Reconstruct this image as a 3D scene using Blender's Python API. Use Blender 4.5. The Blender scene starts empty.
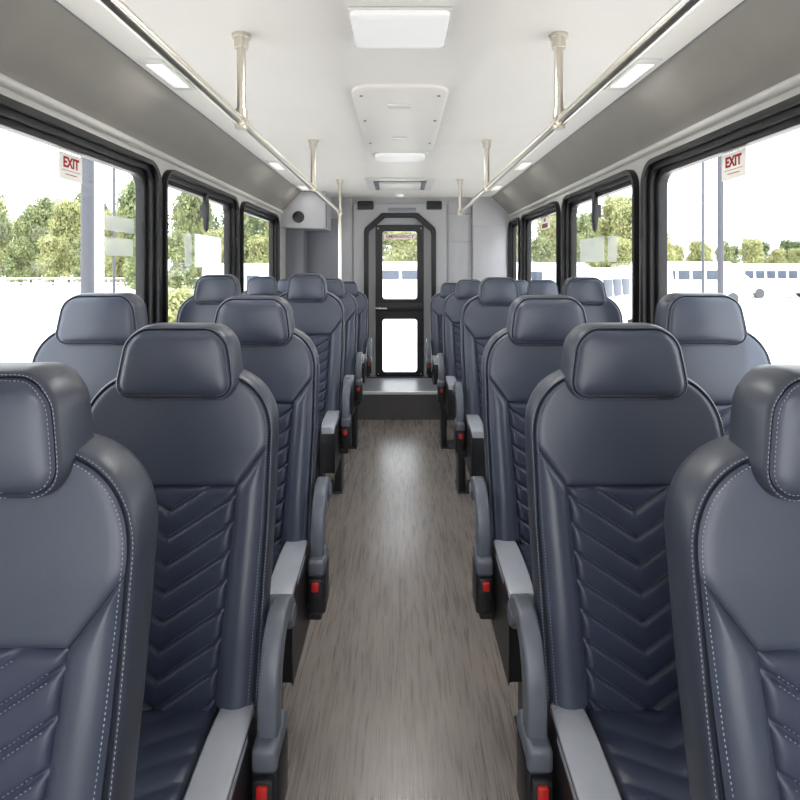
import bpy, bmesh, math, random
from mathutils import Vector, Matrix
C = bpy.context.scene.collection
random.seed(7)
PI = math.pi
CAMZ = 1.62
WX = 1.33            # half width of the bus inside
CEIL = 2.48
BACKY = 6.5
FRONTY = -1.6
F = 534.0

# ------------------------------------------------------------------ materials
def lin(c):
    return tuple((v/12.92 if v <= .04045 else ((v+.055)/1.055)**2.4) for v in (x/255.0 for x in c))

def mat(name, rgb, rough=.5, metal=0, noise=0.0, nscale=20, bump=0.0, bscale=200, emit=None, es=0, coat=0, spec=.5):
    m = bpy.data.materials.new(name); m.use_nodes = True
    nt = m.node_tree; n = nt.nodes; L = nt.links
    b = n['Principled BSDF']
    c = lin(rgb)
    b.inputs['Base Color'].default_value = (*c, 1)
    b.inputs['Roughness'].default_value = rough
    b.inputs['Metallic'].default_value = metal
    b.inputs['Coat Weight'].default_value = coat
    b.inputs['Specular IOR Level'].default_value = spec
    tc = n.new('ShaderNodeTexCoord')
    if noise:
        t = n.new('ShaderNodeTexNoise'); t.inputs['Scale'].default_value = nscale; t.inputs['Detail'].default_value = 4
        L.new(tc.outputs['Object'], t.inputs['Vector'])
        r = n.new('ShaderNodeValToRGB')
        r.color_ramp.elements[0].position = .3; r.color_ramp.elements[1].position = .7
        r.color_ramp.elements[0].color = (*[v*(1-noise) for v in c], 1)
        r.color_ramp.elements[1].color = (*[min(1, v*(1+noise)) for v in c], 1)
        L.new(t.outputs['Fac'], r.inputs['Fac']); L.new(r.outputs['Color'], b.inputs['Base Color'])
    if bump:
        t2 = n.new('ShaderNodeTexNoise'); t2.inputs['Scale'].default_value = bscale; t2.inputs['Detail'].default_value = 3
        L.new(tc.outputs['Object'], t2.inputs['Vector'])
        bp = n.new('ShaderNodeBump'); bp.inputs['Strength'].default_value = bump; bp.inputs['Distance'].default_value = .002
        L.new(t2.outputs['Fac'], bp.inputs['Height']); L.new(bp.outputs['Normal'], b.inputs['Normal'])
    if emit:
        b.inputs['Emission Color'].default_value = (*lin(emit), 1); b.inputs['Emission Strength'].default_value = es
    return m

M = {}
M['leather'] = mat('slate_leather', (63,70,86), .35, noise=.05, nscale=9, bump=.10, bscale=420, spec=.6)
M['leather_side'] = mat('slate_leather_side', (58,63,75), .38, noise=.05, nscale=9, bump=.12, bscale=420, spec=.6)
M['quilt'] = mat('quilted_leather', (50,57,77), .38, noise=.06, nscale=12, bump=.12, bscale=420, spec=.55)
M['thread'] = mat('thread', (150,156,170), .8, noise=.05)
M['thread_dim'] = mat('thread_dim', (118,124,142), .8, noise=.05)
M['silver'] = mat('satin_silver_plastic', (160,163,171), .34, metal=.12, noise=.03, nscale=30)
M['armgrey'] = mat('grey_arm_plastic', (92,97,107), .36, noise=.05, nscale=40, bump=.08)
M['black'] = mat('black_plastic', (27,28,32), .45, noise=.06, nscale=40, bump=.1)
M['rubber'] = mat('black_rubber', (15,15,18), .36, noise=.06, nscale=30, spec=.4)
M['red'] = mat('red_plastic', (186,34,30), .35, noise=.03)
M['steel'] = mat('brushed_steel', (214,208,196), .28, metal=1, noise=.05, nscale=60)
M['ceil'] = mat('ceiling_panel', (244,240,235), .5, noise=.015, nscale=2)
M['cove'] = mat('cove_fabric', (152,148,142), .7, noise=.03, nscale=6, bump=.15, bscale=300)
M['wall'] = mat('wall_laminate', (176,176,180), .5, noise=.02, nscale=3)
M['pillar'] = mat('window_surround', (186,184,180), .5, noise=.02, nscale=3)
M['backw'] = mat('rear_wall_panel', (170,170,173), .55, noise=.02, nscale=3)
M['recess'] = mat('recess_panel', (128,130,138), .55, noise=.03, nscale=3)
M['ledge'] = mat('ledge_trim', (205,203,199), .4, noise=.02)
M['whitep'] = mat('white_plastic', (226,226,222), .4, noise=.02)
M['diff'] = mat('light_diffuser', (235,235,235), .4, noise=.01, emit=(255,255,255), es=.22)
M['lampw'] = mat('downlight_lens', (250,250,250), .4, noise=.01, emit=(255,252,245), es=.45)

M['riser'] = mat('step_riser', (88,86,86), .6, noise=.08, nscale=8, bump=.2)
M['platform'] = mat('platform_vinyl', (110,110,114), .35, noise=.08, nscale=8)
M['nosing'] = mat('step_nosing', (215,215,212), .4, noise=.03)
M['screw'] = mat('screw', (150,148,145), .3, metal=.6, noise=.05)
M['body'] = mat('white_paint', (240,242,245), .35, noise=.02)
M['busglass'] = mat('vehicle_window', (58,66,80), .45, noise=.15, nscale=2)
M['tyre'] = mat('tyre', (70,72,76), .8, noise=.1)
M['asphalt'] = mat('pale_asphalt', (226,223,218), .9, noise=.05, nscale=.6, bump=.1)
M['trunk'] = mat('bark', (120,108,92), .9, noise=.2, nscale=8)
M['pole'] = mat('painted_pole', (66,68,76), .5, noise=.05)
M['polew'] = mat('white_post', (190,194,202), .5, noise=.03)
def leafmat(name, c1, c2):
    m = bpy.data.materials.new(name); m.use_nodes = True; n = m.node_tree.nodes; L = m.node_tree.links
    b = n['Principled BSDF']; b.inputs['Roughness'].default_value = .7
    g = n.new('ShaderNodeTexCoord'); t = n.new('ShaderNodeTexNoise'); t.inputs['Scale'].default_value = .9; t.inputs['Detail'].default_value = 3
    r = n.new('ShaderNodeValToRGB'); r.color_ramp.elements[0].position = .35; r.color_ramp.elements[1].position = .65
    r.color_ramp.elements[0].color = (*lin(c1), 1); r.color_ramp.elements[1].color = (*lin(c2), 1)
    L.new(g.outputs['Object'], t.inputs['Vector']); L.new(t.outputs['Fac'], r.inputs['Fac']); L.new(r.outputs['Color'], b.inputs['Base Color'])
    tr = n.new('ShaderNodeBsdfTranslucent'); L.new(r.outputs['Color'], tr.inputs['Color'])
    mx = n.new('ShaderNodeMixShader'); mx.inputs[0].default_value = .4
    L.new(b.outputs[0], mx.inputs[1]); L.new(tr.outputs[0], mx.inputs[2]); L.new(mx.outputs[0], n['Material Output'].inputs[0])
    return m
M['leaf1'] = leafmat('leaf_green', (104,118,82), (166,170,122))
M['leaf2'] = leafmat('leaf_yellow', (130,138,92), (188,186,134))
M['leaf3'] = leafmat('leaf_dark', (76,92,68), (126,138,96))
def glassmat():
    m = bpy.data.materials.new('clear_glass'); m.use_nodes = True; n = m.node_tree.nodes; L = m.node_tree.links
    n.remove(n['Principled BSDF'])
    t = n.new('ShaderNodeBsdfTransparent'); t.inputs[0].default_value = (.95,.965,.97,1)
    g = n.new('ShaderNodeBsdfGlossy'); g.inputs['Roughness'].default_value = .02
    lw = n.new('ShaderNodeLayerWeight'); lw.inputs['Blend'].default_value = .5
    pw = n.new('ShaderNodeMath'); pw.operation = 'POWER'; L.new(lw.outputs['Facing'], pw.inputs[0]); pw.inputs[1].default_value = 5
    f = n.new('ShaderNodeMath'); f.operation = 'MULTIPLY_ADD'; L.new(pw.outputs[0], f.inputs[0]); f.inputs[1].default_value = .35; f.inputs[2].default_value = .015
    mx = n.new('ShaderNodeMixShader'); L.new(f.outputs[0], mx.inputs[0]); L.new(t.outputs[0], mx.inputs[1]); L.new(g.outputs[0], mx.inputs[2])
    L.new(mx.outputs[0], n['Material Output'].inputs[0]); return m
M['glass'] = glassmat()
def glaremat():  # half-clear pale colour that imitates reflections on the window glass
    m = bpy.data.materials.new('pale_glare'); m.use_nodes = True; n = m.node_tree.nodes; L = m.node_tree.links
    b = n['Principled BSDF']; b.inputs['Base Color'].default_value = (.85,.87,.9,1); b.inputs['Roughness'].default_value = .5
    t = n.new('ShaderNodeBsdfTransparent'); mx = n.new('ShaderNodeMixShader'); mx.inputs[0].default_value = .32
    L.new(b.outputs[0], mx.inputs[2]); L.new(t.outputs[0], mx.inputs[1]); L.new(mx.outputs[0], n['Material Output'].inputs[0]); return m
M['glare'] = glaremat()
def papermat():
    m = bpy.data.materials.new('white_paper'); m.use_nodes = True; n = m.node_tree.nodes; L = m.node_tree.links
    b = n['Principled BSDF']; b.inputs['Base Color'].default_value = (.9,.9,.9,1)
    t = n.new('ShaderNodeBsdfTranslucent'); t.inputs[0].default_value = (.95,.95,.95,1); mx = n.new('ShaderNodeMixShader'); mx.inputs[0].default_value = .6
    L.new(b.outputs[0], mx.inputs[1]); L.new(t.outputs[0], mx.inputs[2]); L.new(mx.outputs[0], n['Material Output'].inputs[0]); return m
M['paper'] = papermat()
def stickmat(nm, c):
    m = papermat(); m.name = nm
    for x in m.node_tree.nodes:
        if x.type == 'BSDF_PRINCIPLED': x.inputs['Base Color'].default_value = (*lin(c), 1)
        if x.type == 'BSDF_TRANSLUCENT': x.inputs[0].default_value = (*[v*.85 for v in lin(c)], 1)
    return m
M['signw'] = stickmat('sticker_white', (226,222,217)); M['signr'] = stickmat('sticker_red', (196,52,54))
def floormat():
    m = bpy.data.materials.new('wood_grain_vinyl'); m.use_nodes = True; n = m.node_tree.nodes; L = m.node_tree.links
    b = n['Principled BSDF']
    tc = n.new('ShaderNodeTexCoord')
    def noise(sx, sy, det, dist=0):
        mp = n.new('ShaderNodeMapping'); mp.inputs['Scale'].default_value = (sx, sy, 1); L.new(tc.outputs['Object'], mp.inputs['Vector'])
        t = n.new('ShaderNodeTexNoise'); t.inputs['Scale'].default_value = 1; t.inputs['Detail'].default_value = det; t.inputs['Distortion'].default_value = dist
        L.new(mp.outputs[0], t.inputs['Vector']); return t
    a = noise(260, 6, 5, .5); d = noise(55, 2.2, 4, 1.6); e = noise(3, 1.5, 2)
    m1 = n.new('ShaderNodeMix'); m1.data_type = 'FLOAT'; m1.inputs[0].default_value = .5
    L.new(a.outputs['Fac'], m1.inputs[2]); L.new(d.outputs['Fac'], m1.inputs[3])
    m2 = n.new('ShaderNodeMix'); m2.data_type = 'FLOAT'; m2.inputs[0].default_value = .2
    L.new(m1.outputs[0], m2.inputs[2]); L.new(e.outputs['Fac'], m2.inputs[3])
    r = n.new('ShaderNodeValToRGB'); cr = r.color_ramp
    cr.elements[0].position = .36; cr.elements[0].color = (*lin((98,89,83)), 1)
    cr.elements[1].position = .62; cr.elements[1].color = (*lin((150,139,130)), 1)
    x = cr.elements.new(.48); x.color = (*lin((127,117,110)), 1)
    L.new(m2.outputs[0], r.inputs['Fac']); L.new(r.outputs['Color'], b.inputs['Base Color'])
    rr = n.new('ShaderNodeMapRange'); rr.inputs['To Min'].default_value = .20; rr.inputs['To Max'].default_value = .36; b.inputs['Specular IOR Level'].default_value = .9
    L.new(m1.outputs[0], rr.inputs['Value']); L.new(rr.outputs[0], b.inputs['Roughness'])
    bp = n.new('ShaderNodeBump'); bp.inputs['Strength'].default_value = .15; bp.inputs['Distance'].default_value = .002
    L.new(m1.outputs[0], bp.inputs['Height']); L.new(bp.outputs[0], b.inputs['Normal'])
    return m
M['floor'] = floormat()

# ------------------------------------------------------------------ helpers
def build(name, bm, m, parent=None, smooth=True, angle=40, extra=None):
    bmesh.ops.remove_doubles(bm, verts=bm.verts, dist=1e-5)
    bmesh.ops.recalc_face_normals(bm, faces=bm.faces)
    if extra:
        k = len(bm.faces); t = bpy.data.meshes.new('t'); extra[0].to_mesh(t); extra[0].free(); bm.from_mesh(t); bpy.data.meshes.remove(t)
        bm.faces.ensure_lookup_table()
        for f in bm.faces[k:]: f.material_index = 1
    me = bpy.data.meshes.new(name); bm.to_mesh(me); bm.free()
    me.materials.append(m)
    if extra: me.materials.append(extra[1])
    if smooth:
        me.shade_smooth()
        try: me.set_sharp_from_angle(angle=math.radians(angle))
        except Exception: pass
    o = bpy.data.objects.new(name, me); C.objects.link(o)
    if parent: o.parent = parent
    return o

def empty(name, loc=(0,0,0), label=None, cat=None, group=None, rz=0, kind=None):
    o = bpy.data.objects.new(name, None); C.objects.link(o); o.location = loc; o.rotation_euler = (0,0,rz)
    o.empty_display_size = .1
    tag(o, label, cat, group, kind); return o

def tag(o, label=None, cat=None, group=None, kind=None):
    if label: o['label'] = label
    if cat: o['category'] = cat
    if group: o['group'] = group
    if kind: o['kind'] = kind
    return o

def struct(name, bm, m, label, cat, **k):
    return tag(build(name, bm, m, **k), label, cat, kind='structure')

def box(bm, x0, x1, y0, y1, z0, z1, bev=0, seg=2):
    mtx = Matrix.Translation(((x0+x1)/2, (y0+y1)/2, (z0+z1)/2)) @ Matrix.Diagonal((abs(x1-x0), abs(y1-y0), abs(z1-z0), 1))
    t = bmesh.new(); bmesh.ops.create_cube(t, size=1, matrix=mtx)
    if bev: bmesh.ops.bevel(t, geom=t.edges[:], offset=bev, segments=seg, profile=.5, affect='EDGES')
    me = bpy.data.meshes.new('t'); t.to_mesh(me); t.free(); bm.from_mesh(me); bpy.data.meshes.remove(me)
    return bm
def mbox(*a, **k):
    return box(bmesh.new(), *a, **k)

def tube(bm, pts, r, n=20, cap=True, rs=None):
    """round tube through pts"""
    pts = [Vector(p) for p in pts]; rings = []
    up = Vector((0,0,1))
    for i, p in enumerate(pts):
        d = (pts[min(i+1, len(pts)-1)] - pts[max(i-1, 0)]).normalized()
        a = d.cross(up)
        if a.length < .05: a = d.cross(Vector((1,0,0)))
        a.normalize(); b = d.cross(a)
        rr = rs[i] if rs else r
        rings.append([bm.verts.new(p + a*math.cos(t)*rr + b*math.sin(t)*rr) for t in (2*PI*k/n for k in range(n))])
    for A, B in zip(rings, rings[1:]):
        for k in range(n): bm.faces.new((A[k], A[(k+1)%n], B[(k+1)%n], B[k]))
    if cap: bm.faces.new(rings[0][::-1]); bm.faces.new(rings[-1])
    return bm

def grid(bm, fn, nu, nv):
    vs = [[bm.verts.new(fn(u/nu, v/nv)) for u in range(nu+1)] for v in range(nv+1)]
    for v in range(nv):
        for u in range(nu):
            bm.faces.new((vs[v][u], vs[v][u+1], vs[v+1][u+1], vs[v+1][u]))
    return bm

def loft(bm, rings, cap0=True, cap1=True):
    R = [[bm.verts.new(p) for p in r] for r in rings]; n = len(R[0])
    for A, B in zip(R, R[1:]):
        for k in range(n): bm.faces.new((A[k], A[(k+1)%n], B[(k+1)%n], B[k]))
    if cap0: bm.faces.new(R[0][::-1])
    if cap1: bm.faces.new(R[-1])
    return bm

def rrect(x0, x1, y0, y1, r, n=12):
    out = []
    for cx, cy, a in ((x1-r, y0+r, -90), (x1-r, y1-r, 0), (x0+r, y1-r, 90), (x0+r, y0+r, 180)):
        for k in range(n+1):
            t = math.radians(a + 90*k/n); out.append((cx+r*math.cos(t), cy+r*math.sin(t)))
    return out

def offset(poly, d):
    n = len(poly); out = []
    for i in range(n):
        a = Vector(poly[i-1]); b = Vector(poly[(i+1)%n]); t = (b-a)
        if t.length < 1e-9: out.append(poly[i]); continue
        t.normalize(); nn = Vector((t.y, -t.x)); out.append((poly[i][0]+nn.x*d, poly[i][1]+nn.y*d))
    return out

def plate(name, outer, holes, thick, mtx, m, parent=None, bev=0):
    """flat plate in local xy with holes, thickness along local z from 0 to thick"""
    cu = bpy.data.curves.new(name, 'CURVE'); cu.dimensions = '2D'; cu.fill_mode = 'BOTH'; cu.extrude = thick/2
    if bev: cu.bevel_depth = bev; cu.bevel_resolution = 2; cu.offset = -bev
    for poly in [outer] + holes:
        s = cu.splines.new('POLY'); s.points.add(len(poly)-1)
        for p, q in zip(s.points, poly): p.co = (q[0], q[1], 0, 1)
        s.use_cyclic_u = True
    o = bpy.data.objects.new(name, cu); C.objects.link(o)
    dg = bpy.context.evaluated_depsgraph_get(); dg.update()
    me = bpy.data.meshes.new_from_object(o.evaluated_get(dg)); me.name = name
    bpy.data.objects.remove(o); bpy.data.curves.remove(cu)
    me.transform(mtx @ Matrix.Translation((0,0,thick/2)))
    bm = bmesh.new(); bm.from_mesh(me); bpy.data.meshes.remove(me)
    return build(name, bm, m, parent, smooth=False)

def text(name, s, size, mtx, m, parent=None, sx=1.0, thick=.0006, bold=.0):
    cu = bpy.data.curves.new(name, 'FONT'); cu.body = s; cu.size = size; cu.align_x = 'CENTER'; cu.align_y = 'CENTER'; cu.extrude = thick; cu.offset = bold
    o = bpy.data.objects.new(name, cu); C.objects.link(o)
    dg = bpy.context.evaluated_depsgraph_get(); dg.update()
    me = bpy.data.meshes.new_from_object(o.evaluated_get(dg)); me.name = name
    bpy.data.objects.remove(o); bpy.data.curves.remove(cu)
    me.transform(mtx @ Matrix.Diagonal((sx,1,1,1))); me.materials.clear(); me.materials.append(m)
    o = bpy.data.objects.new(name, me); C.objects.link(o)
    if parent: o.parent = parent
    return o

def wall_mtx(side, x):
    """local x -> world y, local y -> world z, local z -> into the room"""
    if side < 0: return Matrix(((0,0,1,x),(1,0,0,0),(0,1,0,0),(0,0,0,1)))
    return Matrix(((0,0,-1,x),(1,0,0,0),(0,1,0,0),(0,0,0,1)))

# ------------------------------------------------------------------ SEAT
def yb(z): return -.19*(1.40-z)
ZS, HS, W0 = 1.195, .160, .239
def wout(z, off=0.0):
    W = W0 - off - (.012*max(0, (1.0-z)/.45))
    if z <= ZS: return W
    t = min(1.0, (z-ZS)/(HS-off)); xi = .085
    return xi + (W-xi)*max(0, 1-t**2.3)**(1/2.0)
BZ0 = .57
def hw_head(z, off=0.0):
    z0, z1 = 1.303+off, 1.470-off
    t = min(1, max(0, (z-z0)/(z1-z0)))
    w = .145 - .025*t**1.4 - off
    rt, rb = .052, .038
    if z1-z < rt: w -= rt - math.sqrt(max(0, rt*rt-(rt-(z1-z))**2))
    if z-z0 < rb: w -= rb - math.sqrt(max(0, rb*rb-(rb-(z-z0))**2))
    return max(w, .01)

def zsamp(z0, z1, n, dense_top=True, dense_bot=True):
    out = []
    for i in range(n+1):
        t = i/n
        if dense_top and dense_bot: s = .5-.5*math.cos(PI*t)
        elif dense_top: s = math.sin(PI*t/2)
        else: s = t
        out.append(z0+(z1-z0)*s)
    return out

def outline_from(fn, z0, z1, n, db=True):
    zs = zsamp(z0, z1, n, True, db)
    R = [(fn(z), z) for z in zs]; Lf = [(-fn(z), z) for z in reversed(zs)]
    # top and bottom spans
    top = [(fn(z1)*(1-2*k/6), z1) for k in range(1, 6)]
    bot = [(-fn(z0)*(1-2*k/6), z0) for k in range(1, 6)]
    return R + top + Lf + bot          # counter clockwise seen from +y... offset() pushes outward

def shell(outline, layers, yf):
    rings = []
    for off, dy in layers:
        rings.append([(x, yf(z0)+dy, z) for (x, z), (x0, z0) in zip(offset(outline, off), outline)])
    return loft(bmesh.new(), rings)

def patch(z0, z1, xl, xr, nu, nv, yf, P=.012, r=.012, detail=None, border=.004, dense=True, sag=0.0):
    zs = zsamp(z0, z1, nv, dense, dense)
    def fn(u, v):
        z = zs[int(round(v*nv))]
        su = .5-.5*math.cos(PI*u)
        su = .5*su+.5*u
        a, b = xl(z), xr(z); x = a+(b-a)*su
        w = b-a
        d = min(su*w, (1-su)*w, z-z0, z1-z)
        d = max(d, 0)
        q = 1-math.exp(-(d/r)**1.2)
        bulge = math.sin(PI*su)*math.sin(PI*min(1, max(0, (z-z0)/(z1-z0))))**.5
        y = yf(x, z) + border - (border+P)*q - sag*bulge
        if detail: y += detail(x, z)*q
        return (x, y, z)
    return grid(bmesh.new(), fn, nu, nv)

def dashes(bm, pts, L=.0042, gap=.0028, w=.0008, h=.0009, nrm=Vector((0,-1,0))):
    """stitches along a polyline"""
    pts = [Vector(p) for p in pts]
    segs = []; acc = 0
    for a, b in zip(pts, pts[1:]):
        l = (b-a).length
        if l > 1e-7: segs.append((acc, acc+l, a, b)); acc += l
    s = gap; i = 0
    while s+L < acc:
        while i < len(segs)-1 and segs[i][1] < s+L/2: i += 1
        s0, s1, a, b = segs[i]; p = a.lerp(b, (s+L/2-s0)/(s1-s0)); d = (b-a).normalized(); c = d.cross(nrm).normalized()
        q = [p - d*L/2*k1 + c*w*k2 for k1, k2 in ((1,0),(.5,-1),(-.5,-1),(-1,0),(-.5,1),(.5,1))]
        bot = [bm.verts.new(v) for v in q]; t = bm.verts.new(p + nrm*h)
        for k in range(6): bm.faces.new((bot[k], bot[(k+1)%6], t))
        s += L+gap

CH = .061; CK = .62
def chev(x, z):
    p = ((z - 1.085 - CK*abs(x))/CH)
    f = p - math.floor(p); d = min(f, 1-f)*CH/math.sqrt(1+CK*CK)
    g = .0075*math.exp(-(d/.0032)**1.4)
    return g - .0048*math.sin(PI*f)**.6
def pw(z): return .138+.024*min(1, max(0, (z-.60)/.485))
def seat_face(x, z):
    s = min(1, max(0, (1.12-z)/.35))
    return yb(z) - .012*s*min(1, max(0, (abs(x)-.13)/.05))
def make_seat(sg, aisle=True, stitch=True):
    """origin on the floor; faces -y. sg=+1: the aisle lies on local +x"""
    root = empty('passenger_seat')
    Z = [0]
    # stitches
    st = bmesh.new()
    for s in (1, -1):
        zs = [BZ0+.01+(ZS+HS-.018-BZ0)*k/140 for k in range(141)]
        dashes(st, [(s*wout(z, .0065), seat_face(wout(z,.02), z)-.0035-.010*min(1, max(0, (1.2-z)/.3)), z) for z in zs])
        dashes(st, [(s*(wout(z)+.0055), yb(z)+.0028, z) for z in zs if z < ZS+.08] +
                   [(s*(wout(z)+.004), yb(z)+.0025, z+.0035) for z in zs if z >= ZS+.08])
    ol = outline_from(lambda z: wout(z), BZ0, ZS+HS-.001, 46, False)
    layers = [(-.03, .012), (-.004, .010), (.000, .005), (.003, .002), (.006, .005), (.009, .013), (.011, .03), (.011, .055), (.007, .08), (.0, .098), (-.014, .110), (-.035, .115)]
    back = build('backrest', shell(ol, layers, yb), M['leather_side'], root, extra=(st, M['thread']))
    diag = lambda z: .162 + (wout(z, .004)-.162)*min(1, max(0, (z-1.085)/.095))
    up = patch(1.085, ZS+HS-.006, lambda z: -min(diag(z), wout(z, .004)), lambda z: min(diag(z), wout(z, .004)), 36, 46,
               lambda x, z: seat_face(x, z), P=.003, r=.006, sag=.010)
    build('upper_panel', up, M['leather'], root)
    st = bmesh.new()
    for k in range(-12, 1):
        for dz in (.0060, -.0060):
            for s in (1, -1):
                pts = []
                for j in range(25):
                    x = .003+.142*j/24; z = 1.085 + CH*k + CK*x + dz
                    if z < 1.075 and z > BZ0+.02 and x < pw(z)-.010: pts.append((s*x, yb(z)+.004+chev(x, z)-.0026, z))
                if len(pts) > 2: dashes(st, pts, L=.004, gap=.003, w=.0008, h=.0005)
    q = patch(BZ0+.005, 1.083, lambda z: -pw(z)+.001, lambda z: pw(z)-.001, 56, 220, lambda x, z: yb(z)+.004, P=.002, r=.006, detail=chev, dense=False)
    build('quilted_panel', q, M['quilt'], root, angle=80, extra=(st, M['thread_dim']))
    for s in (1, -1):
        inner = lambda z: pw(z)+.001 if z < 1.085 else .163 + (wout(z, .004)-.163)*min(1, (z-1.085)/.095)
        a, b = (inner, lambda z: wout(z, .004)) if s > 0 else ((lambda z: -wout(z, .004)), (lambda z: -inner(z)))
        bp = patch(BZ0+.003, 1.1785, a, b, 20, 60, seat_face, P=.010, r=.010, dense=False, sag=.012)
        build('side_bolster', bp, M['leather'], root)
    # headrest
    hol = outline_from(lambda z: hw_head(z), 1.303, 1.470, 40)
    yh = lambda z: -.030 + .10*(z-1.470) + (.0 if z < 1.45 else (z-1.45)*.35)
    hl = [(-.03, .012), (-.003, .009), (.000, .005), (.003, .001), (.006, .003), (.009, .012), (.012, .03), (.012, .06), (.008, .09), (-.004, .108), (-.02, .114)]
    st = bmesh.new()
    for off, dy in ((-.004, -.0025), (.0045, .0005)):
        dashes(st, [(x, yh(z0)+dy, z) for (x, z), (x0, z0) in zip(offset(hol, off), hol)])
    head = build('headrest', shell(hol, hl, yh), M['leather_side'], root, extra=(st, M['thread']))
    hp = patch(1.304, 1.469, lambda z: -hw_head(z, .001), lambda z: hw_head(z, .001), 36, 36, lambda x, z: yh(z), P=.006, r=.009, sag=.016)
    build('headrest_face', hp, M['leather'], head)
    # seat cushion
    def cy(v): return -.148 - .30*v
    def cush(u, v, w=.146, quilt=True):
        x = -w+2*w*u; y = cy(v)
        d = min((x+w), (w-x), .02+v*.3)
        z = .588+.016*(1-math.exp(-max(d, 0)/.012)) - .012*v
        if quilt:
            p = (y - .45*abs(x))/.062; f = p-math.floor(p)
            z += .004*math.sin(PI*f)**.6 - .004
        if v > .88: z -= .05*((v-.88)/.12)**2
        return (x, y, z)
    bm = grid(bmesh.new(), cush, 32, 90)
    cu = build('seat_cushion', bm, M['quilt'], root, angle=80)
    bm = mbox(-.150, .150, -.452, -.11, .47, .585, bev=.02, seg=3)
    build('cushion_base', bm, M['leather_side'], cu)
    for s in (1, -1):
        if s == sg and aisle: continue
        bm = mbox(min(s*.15, s*.236), max(s*.15, s*.236), -.45, -.10, .45, .612, bev=.026, seg=4)
        build('cushion_bolster', bm, M['leather'], root)
    # seat pan
    build('seat_pan', mbox(-.22, .22, -.43, -.06, .41, .48, bev=.01), M['black'], root)
    if aisle:
        prof = [(-.445,.335),(-.447,.45),(-.445,.555),(-.43,.585),(-.40,.596),(-.30,.606),(-.20,.612),(-.15,.608),(-.11,.585),(-.09,.54),(-.085,.45),(-.085,.36),(-.11,.335)]
        xa, xb = .150, .240
        po = [(p[0], p[1]) for p in prof]
        rings = [[(sg*x, y, z) for y, z in offset(po, o)] for x, o in ((xa,-.012),(xa+.004,-.002),(xa+.012,0),(xb-.012,0),(xb-.004,-.002),(xb,-.012))]
        sh = build('side_shroud', loft(bmesh.new(), rings), M['black'], root)
        top = [(-.442,.560),(-.432,.588),(-.405,.601),(-.35,.606),(-.30,.610),(-.25,.614),(-.20,.616),(-.165,.615),(-.14,.606),(-.118,.590)]
        wl = [.070,.078,.084,.088,.088,.087,.084,.078,.064,.034]
        rings = []
        for (y, z), w in zip(top, wl):
            cx = .197
            rings.append([(sg*(cx+dx*w/2), y, z+dz) for dx, dz in ((-1,-.014),(-1,.001),(-.9,.006),(-.5,.008),(.5,.008),(.9,.006),(1,.001),(1,-.014))])
        build('silver_trim', loft(bmesh.new(), rings), M['silver'], sh)
        tag(bpy.data.objects[sh.children[0].name], 'satin silver strip along the seat side')
        # armrest, folded up
        path = [(-.185,.560,.050),(-.187,.61,.052),(-.183,.665,.055),(-.17,.715,.056),(-.145,.757,.055),(-.11,.782,.052),(-.07,.786,.050),(-.035,.772,.049),(-.012,.745,.047),(-.004,.715,.042)]
        rings = []
        for i, (y, z, w) in enumerate(path):
            a = Vector(path[max(0, i-1)][:2]); b = Vector(path[min(len(path)-1, i+1)][:2]); d = (b-a).normalized(); nn = Vector((-d.y, d.x))
            hx = .023
            sec = rrect(-hx, hx, -w/2, w/2, .009, 4)
            rings.append([(sg*(.276+px), y+nn.x*py, z+nn.y*py) for px, py in sec])
        last = rings[-1]; c = Vector((sum(p[0] for p in last)/len(last), sum(p[1] for p in last)/len(last), sum(p[2] for p in last)/len(last)))
        rings.append([tuple(c+(Vector(p)-c)*.7+Vector((0,.002,-.012))) for p in last])
        arm = build('armrest', loft(bmesh.new(), rings), M['armgrey'], root)
        bm = bmesh.new(); tube(bm, [(sg*.240, -.03, .745), (sg*.302, -.03, .745)], .024, 20)
        build('pivot_cap', bm, M['armgrey'], arm)
        x0, x1 = sorted((sg*.246, sg*.308))
        bx = build('buckle_housing', mbox(x0, x1, -.235, -.13, .40, .56, bev=.014, seg=3), M['black'], root)
        build('housing_cap', mbox(min(sg*.248,sg*.305), max(sg*.248,sg*.305), -.242, -.125, .535, .590, bev=.012, seg=3), M['armgrey'], bx)
        b2 = build('buckle_frame', mbox(min(sg*.254,sg*.298), max(sg*.254,sg*.298), -.252, -.225, .465, .532, bev=.005), M['black'], bx)
        build('red_button', mbox(min(sg*.264,sg*.288), max(sg*.264,sg*.288), -.260, -.24, .494, .525, bev=.004), M['red'], bx)
        bm = mbox(min(sg*.20,sg*.29), max(sg*.20,sg*.29), -.20, -.15, .36, .42, bev=.008)
        build('bracket', bm, M['black'], root)
    # pedestal: origin at its top so it can be stretched down to the floor
    bm = bmesh.new(); box(bm, -.14, -.08, -.36, -.12, -.35, .09, bev=.01); 
    l1 = build('leg', bm, M['black'], root); l1.location = (0, 0, .35)
    bm = bmesh.new(); box(bm, .08, .14, -.36, -.12, -.35, .09, bev=.01)
    l2 = build('leg', bm, M['black'], root); l2.location = (0, 0, .35)
    bm = bmesh.new(); box(bm, -.15, .15, -.38, -.10, 0, .012, bev=.004)
    build('foot_plate', bm, M['black'], root)
    return root

def copy_tree(o, parent=None):
    c = o.copy(); C.objects.link(c)
    if parent: c.parent = parent
    for ch in list(o.children): copy_tree(ch, c)
    return c

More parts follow.
